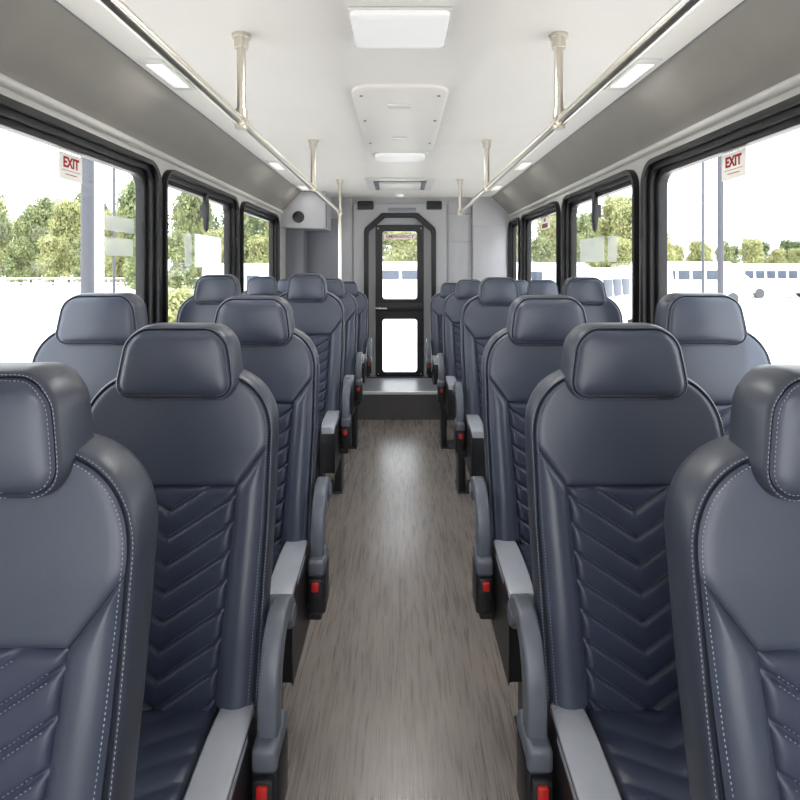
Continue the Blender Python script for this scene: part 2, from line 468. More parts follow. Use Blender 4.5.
GR = 'slate grey passenger seats facing the front of the bus'
protos = {k: None for k in ((1, True), (-1, True), (1, False), (-1, False))}
used = {}
def place(sg, aisle, x, y, s, ztop, label):
    k = (sg, aisle)
    if protos[k] is None: protos[k] = make_seat(sg, aisle); r = protos[k]
    else: r = copy_tree(BASE[k])
    if k not in BASE: BASE[k] = None
    if BASE[k] is None: BASE[k] = copy_tree(r)      # pristine copy, removed at the end
    r.location = (x, y, 0); r.scale = (s, s, s)
    dz = (ztop - 1.482*s)/s
    for ch in r.children:
        n = ch.name.split('.')[0]
        if n == 'foot_plate': continue
        ch.location.z += dz
        if n == 'headrest' and y > 3: ch.scale.x = .87 if aisle else .93
        if n == 'headrest' and y < 1: ch.scale.x = .94
        if n == 'leg': ch.scale.z = (.35+dz)/.35
    tag(r, label, 'seat', GR)
    return r
BASE = {}
rows = [ # side, aisle, x, y, scale, ztop, label
 (-1, 1, -.643, .83, 1.0, 1.466, 'grey leather bus seat cut off by the left edge, nearest of all on the left'),
 ( 1, 1,  .680, .83, 1.0, 1.462, 'grey leather bus seat cut off by the right edge, nearest of all on the right'),
 (-1, 1, -.570, 1.39, 1.0, 1.474, 'grey leather aisle seat left of the aisle, second from the camera, armrest folded up'),
 ( 1, 1,  .580, 1.39, 1.0, 1.474, 'grey leather aisle seat right of the aisle, second from the camera, armrest folded up'),
 (-1, 1, -.552, 2.02, .98, 1.514, 'grey aisle seat left of the aisle, third from the camera'),
 ( 1, 1,  .556, 2.02, .98, 1.516, 'grey aisle seat right of the aisle, third from the camera'),
 (-1, 0, -1.070, 1.92, .97, 1.530, 'grey window seat on the left below the large window with the exit sticker'),
 ( 1, 0,  1.080, 1.92, .97, 1.530, 'grey window seat on the right below the large window with the exit sticker'),
 (-1, 1, -.552, 3.17, .90, 1.588, 'grey aisle seat left of the aisle, fourth from the camera'),
 ( 1, 1,  .585, 3.17, .90, 1.566, 'grey aisle seat right of the aisle, fourth from the camera'),
 (-1, 0, -1.070, 3.13, .93, 1.582, 'grey window seat on the left below the white paper notice'),
 ( 1, 0,  1.078, 3.13, .88, 1.567, 'grey window seat on the right below the window with the pale film'),
 (-1, 1, -.540, 4.15, .84, 1.540, 'grey aisle seat left of the aisle, fifth from the camera'),
 ( 1, 1,  .540, 4.15, .84, 1.532, 'grey aisle seat right of the aisle, fifth from the camera'),
 (-1, 0, -1.070, 4.15, .84, 1.556, 'grey window seat on the left below the third window'),
 ( 1, 0,  1.110, 4.15, .84, 1.530, 'grey window seat on the right below the small red sticker'),
 (-1, 1, -.500, 5.08, .78, 1.494, 'grey aisle seat left of the aisle, farthest back, beside the rear step'),
 ( 1, 1,  .482, 5.08, .78, 1.480, 'grey aisle seat right of the aisle, farthest back, beside the rear step'),
 (-1, 0, -1.060, 5.08, .80, 1.515, 'grey window seat on the left, farthest back, in front of the rear corner recess'),
 ( 1, 0,  1.120, 5.08, .80, 1.505, 'grey window seat on the right, farthest back, beside the narrow rear window'),
]
for side, aisle, x, y, s, zt, lab in rows:
    # the aisle lies towards x=0: local +x for left seats
    place(-side, bool(aisle), x, y, s, zt, lab)
def kill(o):
    for ch in list(o.children): kill(ch)
    bpy.data.objects.remove(o)
for b in list(BASE.values()):
    kill(b)

# ------------------------------------------------------------------ ROOM SHELL
STEPY = 5.70
bm = bmesh.new(); box(bm, -WX-.02, WX+.02, FRONTY, STEPY+.02, -.05, 0); struct('floor', bm, M['floor'], 'grey brown wood grain vinyl floor of the aisle', 'floor', smooth=False)
bm = bmesh.new(); box(bm, -WX, WX, STEPY, BACKY+.05, .0, .285); struct('trim_1', bm, M['riser'], 'dark grey riser of the raised platform before the rear door', 'step', smooth=False)
bm = bmesh.new(); box(bm, -WX, WX, STEPY+.0, BACKY, .285, .297); struct('trim_2', bm, M['platform'], 'dark vinyl top of the rear platform', 'step', smooth=False)
bm = bmesh.new(); box(bm, -WX, WX, STEPY-.012, STEPY+.03, .270, .300, bev=.004); struct('trim_3', bm, M['nosing'], 'pale nosing strip along the rear step edge', 'nosing')
CX = 1.107; LZ = 2.26
bm = bmesh.new(); box(bm, -CX-.03, CX+.03, FRONTY, BACKY+.05, CEIL, CEIL+.04); struct('ceiling', bm, M['ceil'], 'smooth off white ceiling panel', 'ceiling', smooth=False)
for s, nm in ((-1, 'left'), (1, 'right')):
    bm = bmesh.new()
    pr = [(CX, CEIL), (WX+.005, LZ-.01), (WX+.05, LZ-.01), (WX+.05, CEIL+.04), (CX, CEIL+.04)]
    rings = [[(s*x, y, z) for x, z in pr] for y in (FRONTY, BACKY+.05)]
    struct('trim_4' if s < 0 else 'trim_5', loft(bm, rings), M['cove'], f'sloping grey cove panel above the {nm} windows', 'cove panel', smooth=False)
    bm = bmesh.new()
    # thin seam strip between ceiling and cove, and the rounded pale ledge over the windows
    tube(bm, [(s*(CX+.001), FRONTY, CEIL-.001), (s*(CX+.001), BACKY, CEIL-.001)], .004, 8)
    struct('trim_6' if s < 0 else 'trim_7', bm, M['recess'], f'thin seam strip between ceiling and {nm} cove', 'trim')
    pr = [(WX+.005, 2.225), (WX-.012, 2.228), (WX-.022, 2.238), (WX-.024, 2.25), (WX-.016, 2.262), (WX+.005, 2.268)]
    rings = [[(s*x, y, z) for x, z in pr] for y in (FRONTY, BACKY)]
    struct('trim_8' if s < 0 else 'trim_9', loft(bmesh.new(), rings), M['ledge'], f'pale rounded ledge over the {nm} windows', 'trim', angle=60)

ZB, ZT = 1.08, CAMZ+.567
wins = {-1: [(1.05, 2.915), (2.965, 4.325), (4.42, 5.77)], 1: [(1.05, 2.885), (2.965, 4.31), (4.42, 5.77), (5.86, 6.43)]}
wn = 0
for s, nm in ((-1, 'left'), (1, 'right')):
    mt = wall_mtx(s, s*WX)
    holes = [rrect(a+.02, b-.02, ZB+.02, ZT-.02, .11) for a, b in wins[s]]
    outer = [(FRONTY, 0), (BACKY+.05, 0), (BACKY+.05, LZ+.02), (FRONTY, LZ+.02)]
    # plate grows towards the room: start outside
    mo = wall_mtx(s, s*(WX+.07))
    w = plate('wall_'+nm, outer, holes, .07, mo, M['pillar'])
    tag(w, f'{nm} side wall of the bus with pale window surrounds', 'wall', kind='structure')
    bm = mbox(min(s*(WX-.012), s*(WX+.0)), max(s*(WX-.012), s*(WX+.0)), FRONTY, BACKY, .02, .95, bev=.003)
    struct('baseboard_'+nm, bm, M['wall'], f'plain grey lower panel of the {nm} wall', 'wall panel', smooth=False)
    for i, (a, b) in enumerate(wins[s]):
        wn += 1
        names = {-1: ['large near window on the left behind the exit sticker', 'second window on the left with the paper notice', 'third window on the left near the rear corner'],
                 1: ['large near window on the right behind the exit sticker', 'second window on the right with pale film patches', 'third window on the right with small red sticker', 'narrow rearmost window on the right']}[s][i]
        root = empty(f'window_{wn}', (s*WX, (a+b)/2, ZB), 'black rubber framed ' + names, 'window', kind='structure')
        inv = Matrix.Translation(-Vector(root.location))
        q = 1 if b-a > 1 else .45; ft = .085*q
        # three nested steps make the ribbed rubber frame
        def ring(a0, b0, z0, z1, r, a1, b1, z2, z3, r2, th, xx, nme, mm, par):
            o = plate(nme, rrect(a0, b0, z0, z1, r), [rrect(a1, b1, z2, z3, r2)], th, inv @ wall_mtx(s, xx), mm, par, bev=.004)
            return o
        fr = ring(a, b, ZB, ZT, .125, a+.022*q, b-.034*q, ZB+.028, ZT-.028, .10, .035, s*(WX+.005), 'window_frame', M['rubber'], root)
        ring(a+.018*q, b-.030*q, ZB+.024, ZT-.024, .102, a+.040*q, b-.068*q, ZB+.05, ZT-.055, .085, .05, s*(WX+.045), 'inner_gasket', M['rubber'], fr)
        ring(a+.036*q, b-.064*q, ZB+.046, ZT-.051, .087, a+.066*q, b-.104*q, ZB+.07, ZT-.082, .07, .04, s*(WX+.06), 'sash_frame', M['rubber'], fr)
        g = plate('pane', rrect(a+.045*q, b-.075*q, ZB+.06, ZT-.065, .075), [], .004, inv @ wall_mtx(s, s*(WX+.055)), M['glass'], root)

# front wall with windshield opening (behind the camera)
mf = Matrix(((1,0,0,0),(0,0,1,FRONTY-.06),(0,1,0,0),(0,0,0,1)))
w = plate('wall_front', [(-WX-.07,0),(WX+.07,0),(WX+.07,CEIL+.04),(-WX-.07,CEIL+.04)], [rrect(-1.15,1.15,.55,2.3,.1)], .06, mf, M['wall'])
tag(w, 'front wall with the wide windscreen opening', 'wall', kind='structure')

# back wall, with door opening
mbk = Matrix(((1,0,0,0),(0,0,-1,BACKY+.06),(0,1,0,0),(0,0,0,1)))
def bp(px, py, Y=BACKY): return ((px-400)*Y/F, CAMZ-(py-268)*Y/F)
dx0, dx1 = -.39, .39; dz0 = .30; dzt = bp(0, 217)[1]
octo = lambda x0, x1, z0, z1, c, cz: [(x0,z0),(x1,z0),(x1,z1-cz-.05),(x1-.012,z1-cz),(x1-c-.03,z1-.004),(x1-c-.06,z1),(x0+c+.06,z1),(x0+c+.03,z1-.004),(x0+.012,z1-cz),(x0,z1-cz-.05)]
w = plate('wall_back', [(-WX-.07,0),(WX+.07,0),(WX+.07,LZ),(WX,LZ),(CX,CEIL+.02),(-CX,CEIL+.02),(-WX,LZ),(-WX-.07,LZ)], [octo(dx0, dx1, dz0, dzt, .17, .17)], .06, mbk, M['backw'])
tag(w, 'light grey rear wall around the emergency door', 'wall', kind='structure')
# raised surround panel
bm = bmesh.new()
sx0, sx1 = bp(354, 0)[0], bp(446, 0)[0]
md = Matrix(((1,0,0,0),(0,0,-1,BACKY),(0,1,0,0),(0,0,0,1)))
w = plate('trim_10', [(sx0,.297),(sx1,.297),(sx1,bp(0,204)[1]),(sx0,bp(0,204)[1])], [octo(dx0-.01, dx1+.01, .28, dzt+.01, .17, .17)], .035, md, M['backw'], bev=.006)
tag(w, 'raised grey surround panel of the rear door', 'door surround', kind='structure')
w = plate('trim_11', octo(dx0-.045, dx1+.045, .298, dzt+.045, .18, .18), [octo(dx0-.0, dx1+.0, .25, dzt-.0, .17, .17)], .06, md, M['rubber'], bev=.008)
tag(w, 'black eight sided rubber frame of the rear door opening', 'door frame', kind='structure')
# recessed jamb panel behind the frame
w = plate('trim_12', octo(dx0-.02, dx1+.02, .29, dzt+.02, .17, .17), [rrect(bp(376.5,0)[0], bp(423,0)[0], .32, bp(0,226)[1], .01)], .03, Matrix(((1,0,0,0),(0,0,-1,BACKY+.05),(0,1,0,0),(0,0,0,1))), M['backw'], bev=.003)
tag(w, 'grey inner jamb around the black door leaf', 'door jamb', kind='structure')
# rear door
door = empty('door_1', (0, BACKY+.01, .30), 'black rear emergency door with two clear glass panes', 'door', kind='structure')
inv = Matrix.Translation(-Vector(door.location))
x0, x1 = bp(375.6,0)[0], bp(423.7,0)[0]
gx0, gx1 = bp(382.6,0)[0], bp(417,0)[0]
zt_, zb_ = bp(0,225)[1], bp(0,376.3)[1]
def zz(py): return bp(0, py)[1]
leaf = plate('door_leaf', rrect(x0, x1, zb_, zt_, .02), [rrect(gx0, gx1, zz(299), zz(231.5), .035), rrect(gx0, gx1, zz(372), zz(319), .035)], .05, inv @ Matrix(((1,0,0,0),(0,0,-1,BACKY+.035),(0,1,0,0),(0,0,0,1))), M['rubber'], door, bev=.005)
for a, b in ((299, 231.5), (372, 319)):
    plate('pane', rrect(gx0-.01, gx1+.01, zz(a)-.01, zz(b)+.01, .03), [], .004, inv @ Matrix(((1,0,0,0),(0,0,-1,BACKY+.02),(0,1,0,0),(0,0,0,1))), M['glass'], door)
bm = mbox(x0+.02, x1-.02, -.045, -.022, zz(311)-.30, zz(303)-.30, bev=.006)
build('door_handle_plate', bm, M['black'], door)
bm = bmesh.new(); hz = zz(308)-.30
tube(bm, [(x0+.05, -.03, hz), (x0+.05, -.085, hz)], .014, 14); tube(bm, [(x0-.005, -.08, hz+.004), (x0+.05, -.085, hz), (x0+.14, -.08, hz-.002)], .010, 12)
build('door_handle', bm, M['steel'], door)
bm = bmesh.new()
for px, py in ((378.2,228.5),(421,228.5),(378.2,373.5),(421,373.5)):
    xx, z_ = bp(px, py); tube(bm, [(xx, -.03, z_-.30), (xx, -.036-.0, z_-.30)], .010, 12)
build('screws', bm, M['screw'], door)
# red door sticker
st = empty('door_sticker', (0, BACKY+.014, zz(236.5)), 'red and white emergency sticker across the top of the rear door glass', 'sticker')
build('backing', mbox(-.195, .195, -.001, .001, -.031, .031), M['signw'], st, smooth=False)
text('lettering', 'EMERGENCY', .060, Matrix(((1,0,0,0),(0,0,-1,-.002),(0,1,0,0),(0,0,0,1))), M['signr'], st, sx=1.0, bold=.0008)
# marker lamps/speakers left and right of the door top
for px0, px1, lab in ((358, 373.8, 'small black rounded vent above the rear door, on the left'), (426.3, 441.5, 'small black rounded vent above the rear door, on the right')):
    a, b = bp(px0, 210), bp(px1, 201.5)
    o = empty('wall_vent', ((a[0]+b[0])/2, BACKY-.035, (a[1]+b[1])/2), lab, 'vent', 'black vents above the rear door')
    w2, h2 = (b[0]-a[0])/2, (b[1]-a[1])/2
    build('housing', mbox(-w2, w2, -.03, 0, -h2, h2, bev=.012, seg=3), M['black'], o)
    bm = bmesh.new()
    for k in range(5): box(bm, -w2*.75, w2*.75, -.034, -.028, -h2*.7+k*h2*.3, -h2*.7+k*h2*.3+.006)
    build('grille', bm, M['rubber'], o, smooth=False)
# data plate over door
a, b = bp(388, 212), bp(416, 208)
o = tag(build('name_plate', mbox(a[0], b[0], BACKY-.042, BACKY-.034, a[1], b[1], bev=.003), M['recess']), 'small grey plate above the black door frame', 'plate')
# panel joint lines on the back wall (right side) and raised panels
bm = bmesh.new()
box(bm, bp(448,0)[0], bp(471,0)[0], BACKY-.012, BACKY+.01, .31, zz(242.3), bev=.004)
box(bm, bp(448,0)[0], bp(471,0)[0], BACKY-.012, BACKY+.01, zz(241.7), zz(214.3), bev=.004)
box(bm, bp(448,0)[0], bp(471,0)[0], BACKY-.012, BACKY+.01, zz(213.7), zz(202), bev=.004)
struct('trim_13', bm, M['backw'], 'flat grey access panels right of the rear door', 'wall panel')
bm = bmesh.new(); box(bm, bp(472,0)[0], WX, BACKY-.055, BACKY+.01, .29, LZ-.12, bev=.01)
pr = [(bp(472,0)[0], 2.13), (WX, 2.13), (WX, LZ), (CX, CEIL), (bp(472,0)[0], CEIL)]
loft(bm, [[(x, y, z) for x, z in pr] for y in (BACKY-.055, BACKY+.01)])
struct('trim_14', bm, M['wall'], 'pale grey corner panel at the right end of the rear wall', 'wall panel')
# left rear corner: overhead box and recessed panels
ox0, ox1, oy = -WX, -.835, 5.97
cab = empty('overhead_box', (-1.08, BACKY, 2.1), 'pale grey overhead box in the rear left corner with round black speaker', 'box')
pr = [(-WX-(-1.08), zb-2.1) for zb in ()]
pts = [(-WX, CAMZ+.452), (ox1, CAMZ+.440), (ox1, CEIL-.002), (-CX, CEIL-.002), (-WX+.005, LZ)]
rings = [[(x+1.08, y-BACKY, z-2.1) for x, z in offset(pts, o)] for y, o in ((BACKY, 0), (oy+.015, 0), (oy+.004, -.004), (oy, -.014))]
build('cabinet_body', loft(bmesh.new(), rings), M['wall'], cab, angle=50)
sxp = (298.5-400)*oy/F+1.08; szp = CAMZ+(268-217)*oy/F-2.1
bm = bmesh.new(); tube(bm, [(sxp, oy-BACKY+.01, szp), (sxp, oy-BACKY-.012, szp), (sxp, oy-BACKY-.016, szp)], .06, 32, rs=[.066,.066,.055])
sp = build('speaker_grille', bm, M['black'], cab)
bm = mbox(.238, .2445+.008, oy-BACKY+.05, oy-BACKY+.07, CAMZ+.46-2.1, CEIL-.04-2.1); build('hinge_strip', bm, M['recess'], cab)
bm = bmesh.new(); box(bm, -WX, (308-400)*BACKY/F, BACKY-.30, BACKY+.01, .295, CAMZ+.46, bev=.008)
struct('trim_15', bm, M['recess'], 'grey corner column below the overhead box', 'wall panel')
bm = bmesh.new(); box(bm, (308-400)*BACKY/F+.005, (339-400)*BACKY/F, BACKY-.03, BACKY+.01, .295, CAMZ+.6, bev=.004)
struct('trim_16', bm, M['recess'], 'recessed grey panel left of the rear door', 'wall panel')
bm = bmesh.new(); box(bm, (341-400)*BACKY/F, (352.5-400)*BACKY/F, BACKY-.02, BACKY+.01, .295, CEIL-.02, bev=.004)
struct('trim_17', bm, M['backw'], 'narrow grey strip left of the door surround', 'wall panel')

# ------------------------------------------------------------------ CEILING FITTINGS
def cy_(py): return (CEIL-CAMZ)*F/(268-py)
def cx_(px, py): return (px-400)/F*cy_(py)
# big square light
o = empty('ceiling_light', (0, 1.87, CEIL), 'large rectangular white ceiling light with clear prismatic cover, nearest', 'light')
build('housing', mbox(-.172, .172, -.115, .15, -.012, 0, bev=.005), M['whitep'], o)
d = bmesh.new(); loft(d, [[(x, y, z) for x, y in rrect(-a, a, -b0, b1, .02, 4)] for a, b0, b1, z in ((.168,.112,.146,-.010),(.166,.110,.144,-.026),(.155,.098,.132,-.036))])
build('diffuser', d, M['diff'], o)
d = bmesh.new()
for k in range(9):
    for s in (-1, 1): box(d, s*.1665-.002, s*.1665+.002, -.10+k*.028, -.09+k*.028, -.036, -.012)
build('ribs', d, M['whitep'], o, smooth=False)
# hatch
o = empty('roof_hatch', (0, 3.1, CEIL), 'off white roof hatch cover with screws on the ceiling', 'hatch')
h = rrect(-.235, .235, -.60, .78, .10, 8)
d = bmesh.new(); loft(d, [[(x, y, z) for x, y in offset(h, e)] for e, z in ((0, 0), (0, -.012), (-.008, -.018))]); build('cover', d, M['ceil'], o)
d = bmesh.new()
for x, y in ((-.19,-.49),(.19,-.49),(-.20,-.05),(.20,-.05),(-.20,.5),(.20,.5)): tube(d, [(x, y, -.015), (x, y, -.022)], .008, 12)
build('screws', d, M['screw'], o)
build('latch', mbox(-.06, .06, -.36, -.30, -.028, -.015, bev=.005), M['whitep'], o); build('latch', mbox(-.05, .05, .35, .39, -.026, -.015, bev=.004), M['whitep'], o)
# oval light
o = empty('oval_ceiling_light', (0, 3.98, CEIL), 'slim oval white ceiling light behind the roof hatch', 'light')
for nme, e, z0, z1, m_ in (('housing', 0, 0, -.022, 'whitep'), ('diffuser', -.03, -.02, -.05, 'diff')):
    h = rrect(-.215, .215, -.12, .12, .10, 10)
    d = bmesh.new(); loft(d, [[(x, y, z) for x, y in offset(h, e+q)] for q, z in ((0, z0), (0, z1+.008), (-.01, z1))]); build(nme, d, M[m_], o)
# air vent
o = empty('air_vent', (0, 5.45, CEIL), 'rectangular white ceiling air vent with louvres near the rear door', 'vent')
build('outer_frame', mbox(-.335, .335, -.36, .36, -.015, 0, bev=.006), M['whitep'], o)
build('recess', mbox(-.26, .26, -.27, .27, -.018, -.012, bev=.002), M['recess'], o)
build('flap', mbox(-.21, .21, -.22, .2, -.045, -.014, bev=.01), M['whitep'], o)
for s in (-1, 1): build('louvre', mbox(s*.24-.018, s*.24+.018, -.25, .25, -.03, -.012, bev=.004), M['recess'], o)
o = tag(build('dome_lamp', tube(bmesh.new(), [(0, 6.25, CEIL), (0, 6.25, CEIL-.02), (0, 6.25, CEIL-.032)], .05, 20, rs=[.05,.045,.02]), M['diff']), 'tiny round dome lamp on the ceiling above the rear door', 'light')
for s, nm in ((-1, 'left'), (1, 'right')):
    for y, w in ((2.38, 'nearest'), (4.48, 'second'), (5.70, 'third')):
        o = empty('downlight', (s*1.03, y, CEIL), f'small rectangular lit downlight in the {nm} ceiling edge, {w} from the camera', 'light', 'ceiling edge downlights')
        build('bezel', mbox(-.05, .05, -.19, .19, -.006, 0, bev=.003), M['whitep'], o)
        build('lens', mbox(-.036, .036, -.14, .14, -.010, -.004, bev=.002), M['lampw'], o)

# grab rails
for s, nm in ((-1, 'left'), (1, 'right')):
    rx, rz = s*.5855, CAMZ+.538
    o = empty('grab_rail', (rx, 0, rz), f'long steel ceiling grab rail along the {nm} side of the aisle', 'handrail')
    bm = bmesh.new(); tube(bm, [(0, -1.2, 0), (0, 1, 0), (0, 3, 0), (0, 5.24, 0)], .0175, 24)
    tube(bm, [(0, 5.235, 0), (0, 5.25, 0)], .021, 20); build('rail', bm, M['steel'], o)
    for i, y in enumerate((-.9, 1.97, 3.60, 5.20)):
        zbot = 0 if not (s < 0 and i == 3) else -rz
        bm = bmesh.new(); tube(bm, [(0, y, zbot), (0, y, CEIL-rz)], .0165, 20); po = build('post', bm, M['steel'], o)
        bm = bmesh.new(); tube(bm, [(0, y, CEIL-rz), (0, y, CEIL-rz-.012), (0, y, CEIL-rz-.012), (0, y, CEIL-rz-.05)], .03, 20, rs=[.034,.034,.027,.025]); build('flange', bm, M['steel'], po)
        bm = bmesh.new(); tube(bm, [(0, y-.03, 0), (0, y+.03, 0)], .0235, 20); tube(bm, [(0, y, -.024), (0, y, .045)], .0225, 20); build('clamp', bm, M['steel'], po)

# ------------------------------------------------------------------ THINGS ON THE GLASS
def sticker(s, y0, y1, z0, z1, lab, full=True):
    o = empty('exit_sticker', (s*(WX+.048), (y0+y1)/2, (z0+z1)/2), lab, 'sticker')
    w, h = (y1-y0)/2, (z1-z0)/2
    build('backing', mbox(-.0012, .0012, -w, w, -h, h), M['signw'], o, smooth=False)
    if s < 0: mt = Matrix(((0,0,1,.0016),(1,0,0,0),(0,1,0,0),(0,0,0,1)))
    else: mt = Matrix(((0,0,-1,-.0016),(-1,0,0,0),(0,1,0,0),(0,0,0,1)))
    if full:
        text('lettering', 'EXIT', h*1.08, mt @ Matrix.Translation((0, h*.28, 0)), M['signr'], o, sx=.88, bold=.0022)
        bm = bmesh.new()
        box(bm, -s*.0016-.0004, -s*.0016+.0004, -w*.8, w*.8, -h*.32, -h*.28)
        box(bm, -s*.0016-.0004, -s*.0016+.0004, -w*.5, w*.5, -h*.62, -h*.56)
        build('rule_line', bm, M['signr'], o, smooth=False)
    else:
        text('lettering', 'EXIT', h*.6, mt @ Matrix.Translation((0, h*.45, 0)), M['signr'], o, sx=1.0, bold=.002)
        bm = bmesh.new()
        for k in range(3): box(bm, -s*.0016-.0004, -s*.0016+.0004, -w*.7, w*.7, -h*(.2+.25*k)-.006, -h*(.2+.25*k)+.006)
        build('rule_line', bm, M['signr'], o, smooth=False)
Xg = WX+.048
sticker(-1, Xg*F/341, Xg*F/318, CAMZ+.365, CAMZ+.475, 'white sticker with red EXIT lettering on the large left window')
sticker(1, Xg*F/346, Xg*F/322, CAMZ+.37, CAMZ+.48, 'white sticker with red EXIT lettering on the large right window')
sticker(1, Xg*F/149, Xg*F/141, CAMZ+.37, CAMZ+.485, 'small red and white sticker on the third right window', full=False)
def sheet(name, s, pxa, pxb, ya, yb_, m_, lab, cat, dx=0):
    Y0, Y1 = sorted((Xg*F/pxa, Xg*F/pxb)); Ym = (Y0+Y1)/2
    z0, z1 = CAMZ-(yb_-268)*Ym/F, CAMZ-(ya-268)*Ym/F
    bm = bmesh.new(); box(bm, s*(Xg-dx)-.0008, s*(Xg-dx)+.0008, Y0, Y1, z0, z1)
    return tag(build(name, bm, m_, smooth=False), lab, cat)
sheet('paper_notice', -1, 205, 179, 236, 267, M['paper'], 'blank white paper notice on the second left window', 'notice')
sheet('glare_patch', -1, 215, 208, 234, 266, M['glare'], 'narrow pale sheet imitating a reflection beside the paper notice', 'glare')  # these thin sheets are added in place of reflections in the panes
sheet('glare_patch', 1, 180, 204, 238, 262, M['glare'], 'wide pale sheet imitating a reflection on the second right window', 'glare')
sheet('glare_patch', 1, 208, 217, 236, 262, M['glare'], 'narrow pale sheet imitating a reflection on the second right window', 'glare')
sheet('glare_patch', -1, 295, 266, 217, 232, M['glare'], 'upper pale sheet imitating a reflection on the large left window', 'glare')
sheet('glare_patch', -1, 295, 267, 238, 256, M['glare'], 'lower pale sheet imitating a reflection on the large left window', 'glare')
for s, nm, px in ((-1, 'left', 199.5), (1, 'right', 200.5)):
    Y = Xg*F/px
    o = empty('window_latch', (s*(WX+.03), Y, CAMZ+.385), f'black emergency release latch hanging in the second {nm} window', 'latch')
    w = .022
    rings = []
    for z, a, b in ((.145,.008,.010),(.13,.02,.016),(.06,.024,.02),(-.05,.024,.02),(-.12,.018,.014),(-.135,.006,.008)):
        rings.append([(-s*.02+px_, py_, z) for px_, py_ in rrect(-a*.6, a*.6, -b*1.3, b*1.3, .004, 3)])
    build('lever', loft(bmesh.new(), rings), M['black'], o)
    build('pivot', mbox(min(-s*.02, s*.018), max(-s*.02, s*.018), -.022, .022, -.04, .05, bev=.008), M['black'], o)

# ------------------------------------------------------------------ OUTSIDE
GZ = -.92
bm = bmesh.new(); box(bm, -260, 260, -120, 320, GZ-.2, GZ); struct('ground', bm, M['asphalt'], 'bright sunlit pale car park outside', 'ground', smooth=False)

def bus_mesh_parts(L_, H_, W_, nwin, root):
    # long axis along local x; facing viewers on local -y
    prof = [(-W_/2, .45), (-W_/2, H_*.55), (-W_/2+.08, H_-.25), (-W_/2+.3, H_-.03), (0, H_), (W_/2-.3, H_-.03), (W_/2-.08, H_-.25), (W_/2, H_*.55), (W_/2, .45)]
    rings = []
    for x, sc_, dz in ((-L_/2, .93, -.06), (-L_/2+.12, 1, 0), (L_/2-1.3, 1, 0), (L_/2-.9, .98, -.25), (L_/2-.25, .94, -.9), (L_/2, .9, -1.0)):
        rings.append([(x, y*sc_, z if z < H_*.5 else z+dz*((z-.45)/(H_-.45))) for y, z in prof])
    build('body', loft(bmesh.new(), rings), M['body'], root, angle=35)
    step = (L_-2.6)/nwin
    bm = bmesh.new()
    for k in range(nwin):
        xa = -L_/2+.45+k*step
        for sy in (-1, 1): box(bm, xa, xa+step-.18, sy*(W_/2-.035)-.03, sy*(W_/2-.035)+.03, H_*.55-.0, H_*.55+.72, bev=.02)
    build('side_windows', bm, M['busglass'], root)
    for x in (-L_/2+1.7, L_/2-1.3):
        for sy in (-1, 1):
            bm = bmesh.new(); tube(bm, [(x, sy*(W_/2-.28), .42), (x, sy*(W_/2+.01), .42)], .42, 20); build('wheel', bm, M['tyre'], root)
    build('bumper', mbox(L_/2-.1, L_/2+.08, -W_/2+.1, W_/2-.1, .42, .7, bev=.04), M['body'], root)

busproto = None
def bus(x, y, rz, L_, H_, n, lab):
    o = empty('parked_bus', (x, y, GZ), lab, 'bus', 'white vehicles parked outside', rz=rz)
    bus_mesh_parts(L_, H_, 2.3, n, o)
def gx(px, Y): return (px-400)*Y/F
bus(gx(688, 38), 38, .04, 7.6, 3.0, 5, 'white shuttle bus parked outside right, leftmost seen in the large right window')
bus(gx(778, 46), 46, .02, 8.2, 2.9, 6, 'white shuttle bus parked outside right, just right of the dark post')
bus(gx(890, 40), 40, .0, 8, 2.9, 6, 'white shuttle bus parked outside at the far right edge')
bus(gx(596, 22), 22, .9, 6.0, 2.55, 3, 'white van parked outside the second right window')
bus(gx(640, 30), 30, 1.3, 6.0, 2.7, 3, 'white van end-on between the second and first right windows')
bus(gx(545, 34), 34, .1, 7, 2.9, 5, 'white bus parked outside the third right window')
bus(gx(402, 40), 40, .02, 7.4, 3.0, 3, 'white bus seen through the rear door glass')
bus(gx(258, 24), 24, .3, 4.6, 2.75, 3, 'white van parked outside the third left window')

# posts
def post(x, y, r, h, m_, lab, nm='lamp_post'):
    o = empty(nm, (x, y, GZ), lab, 'post')
    bm = bmesh.new(); tube(bm, [(0,0,0), (0,0,h)], r, 16, rs=[r, r*.9]); build('shaft', bm, m_, o)
    bm = bmesh.new(); tube(bm, [(0,0,0), (0,0,.12), (0,0,.16)], r*1.8, 16, rs=[r*1.8, r*1.8, r*1.1]); build('base_collar', bm, m_, o)
post(gx(720.5, 13), 13, .075, 6.2, M['pole'], 'dark grey square post standing outside behind the right exit sticker')
post(gx(703, 30), 30, .07, 11, M['pole'], 'slim tall lamp post outside the large right window')
post(gx(87.5, 9), 9, .105, 7, M['pole'], 'thick grey post outside the large left window', 'thick_post')
post(gx(98.5, 9.6), 9.6, .095, 7, M['polew'], 'white post right beside the thick grey post on the left', 'white_post')
post(gx(114, 24), 24, .06, 9, M['pole'], 'slim lamp post outside the large left window')
# low wall of hedge/fence line
def fence(x0, y0, x1, y1, h, lab):
    o = empty('low_fence', (x0, y0, GZ), lab, 'fence')
    a = Vector((x1-x0, y1-y0, 0)); n = int(a.length/3)
    bm = bmesh.new(); tube(bm, [(0,0,h), tuple(a+Vector((0,0,h)))], .09, 8); tube(bm, [(0,0,h*.55), tuple(a+Vector((0,0,h*.55)))], .07, 8)
    build('rails', bm, M['polew'], o)
    for k in range(n+1):
        p = a*(k/n); bm = bmesh.new(); tube(bm, [(p.x, p.y, 0), (p.x, p.y, h+.1)], .08, 8); build('fence_post', bm, M['polew'], o)
fence(-75, 62, -19, 64, 1.3, 'pale low rail fence in front of the trees on the left')

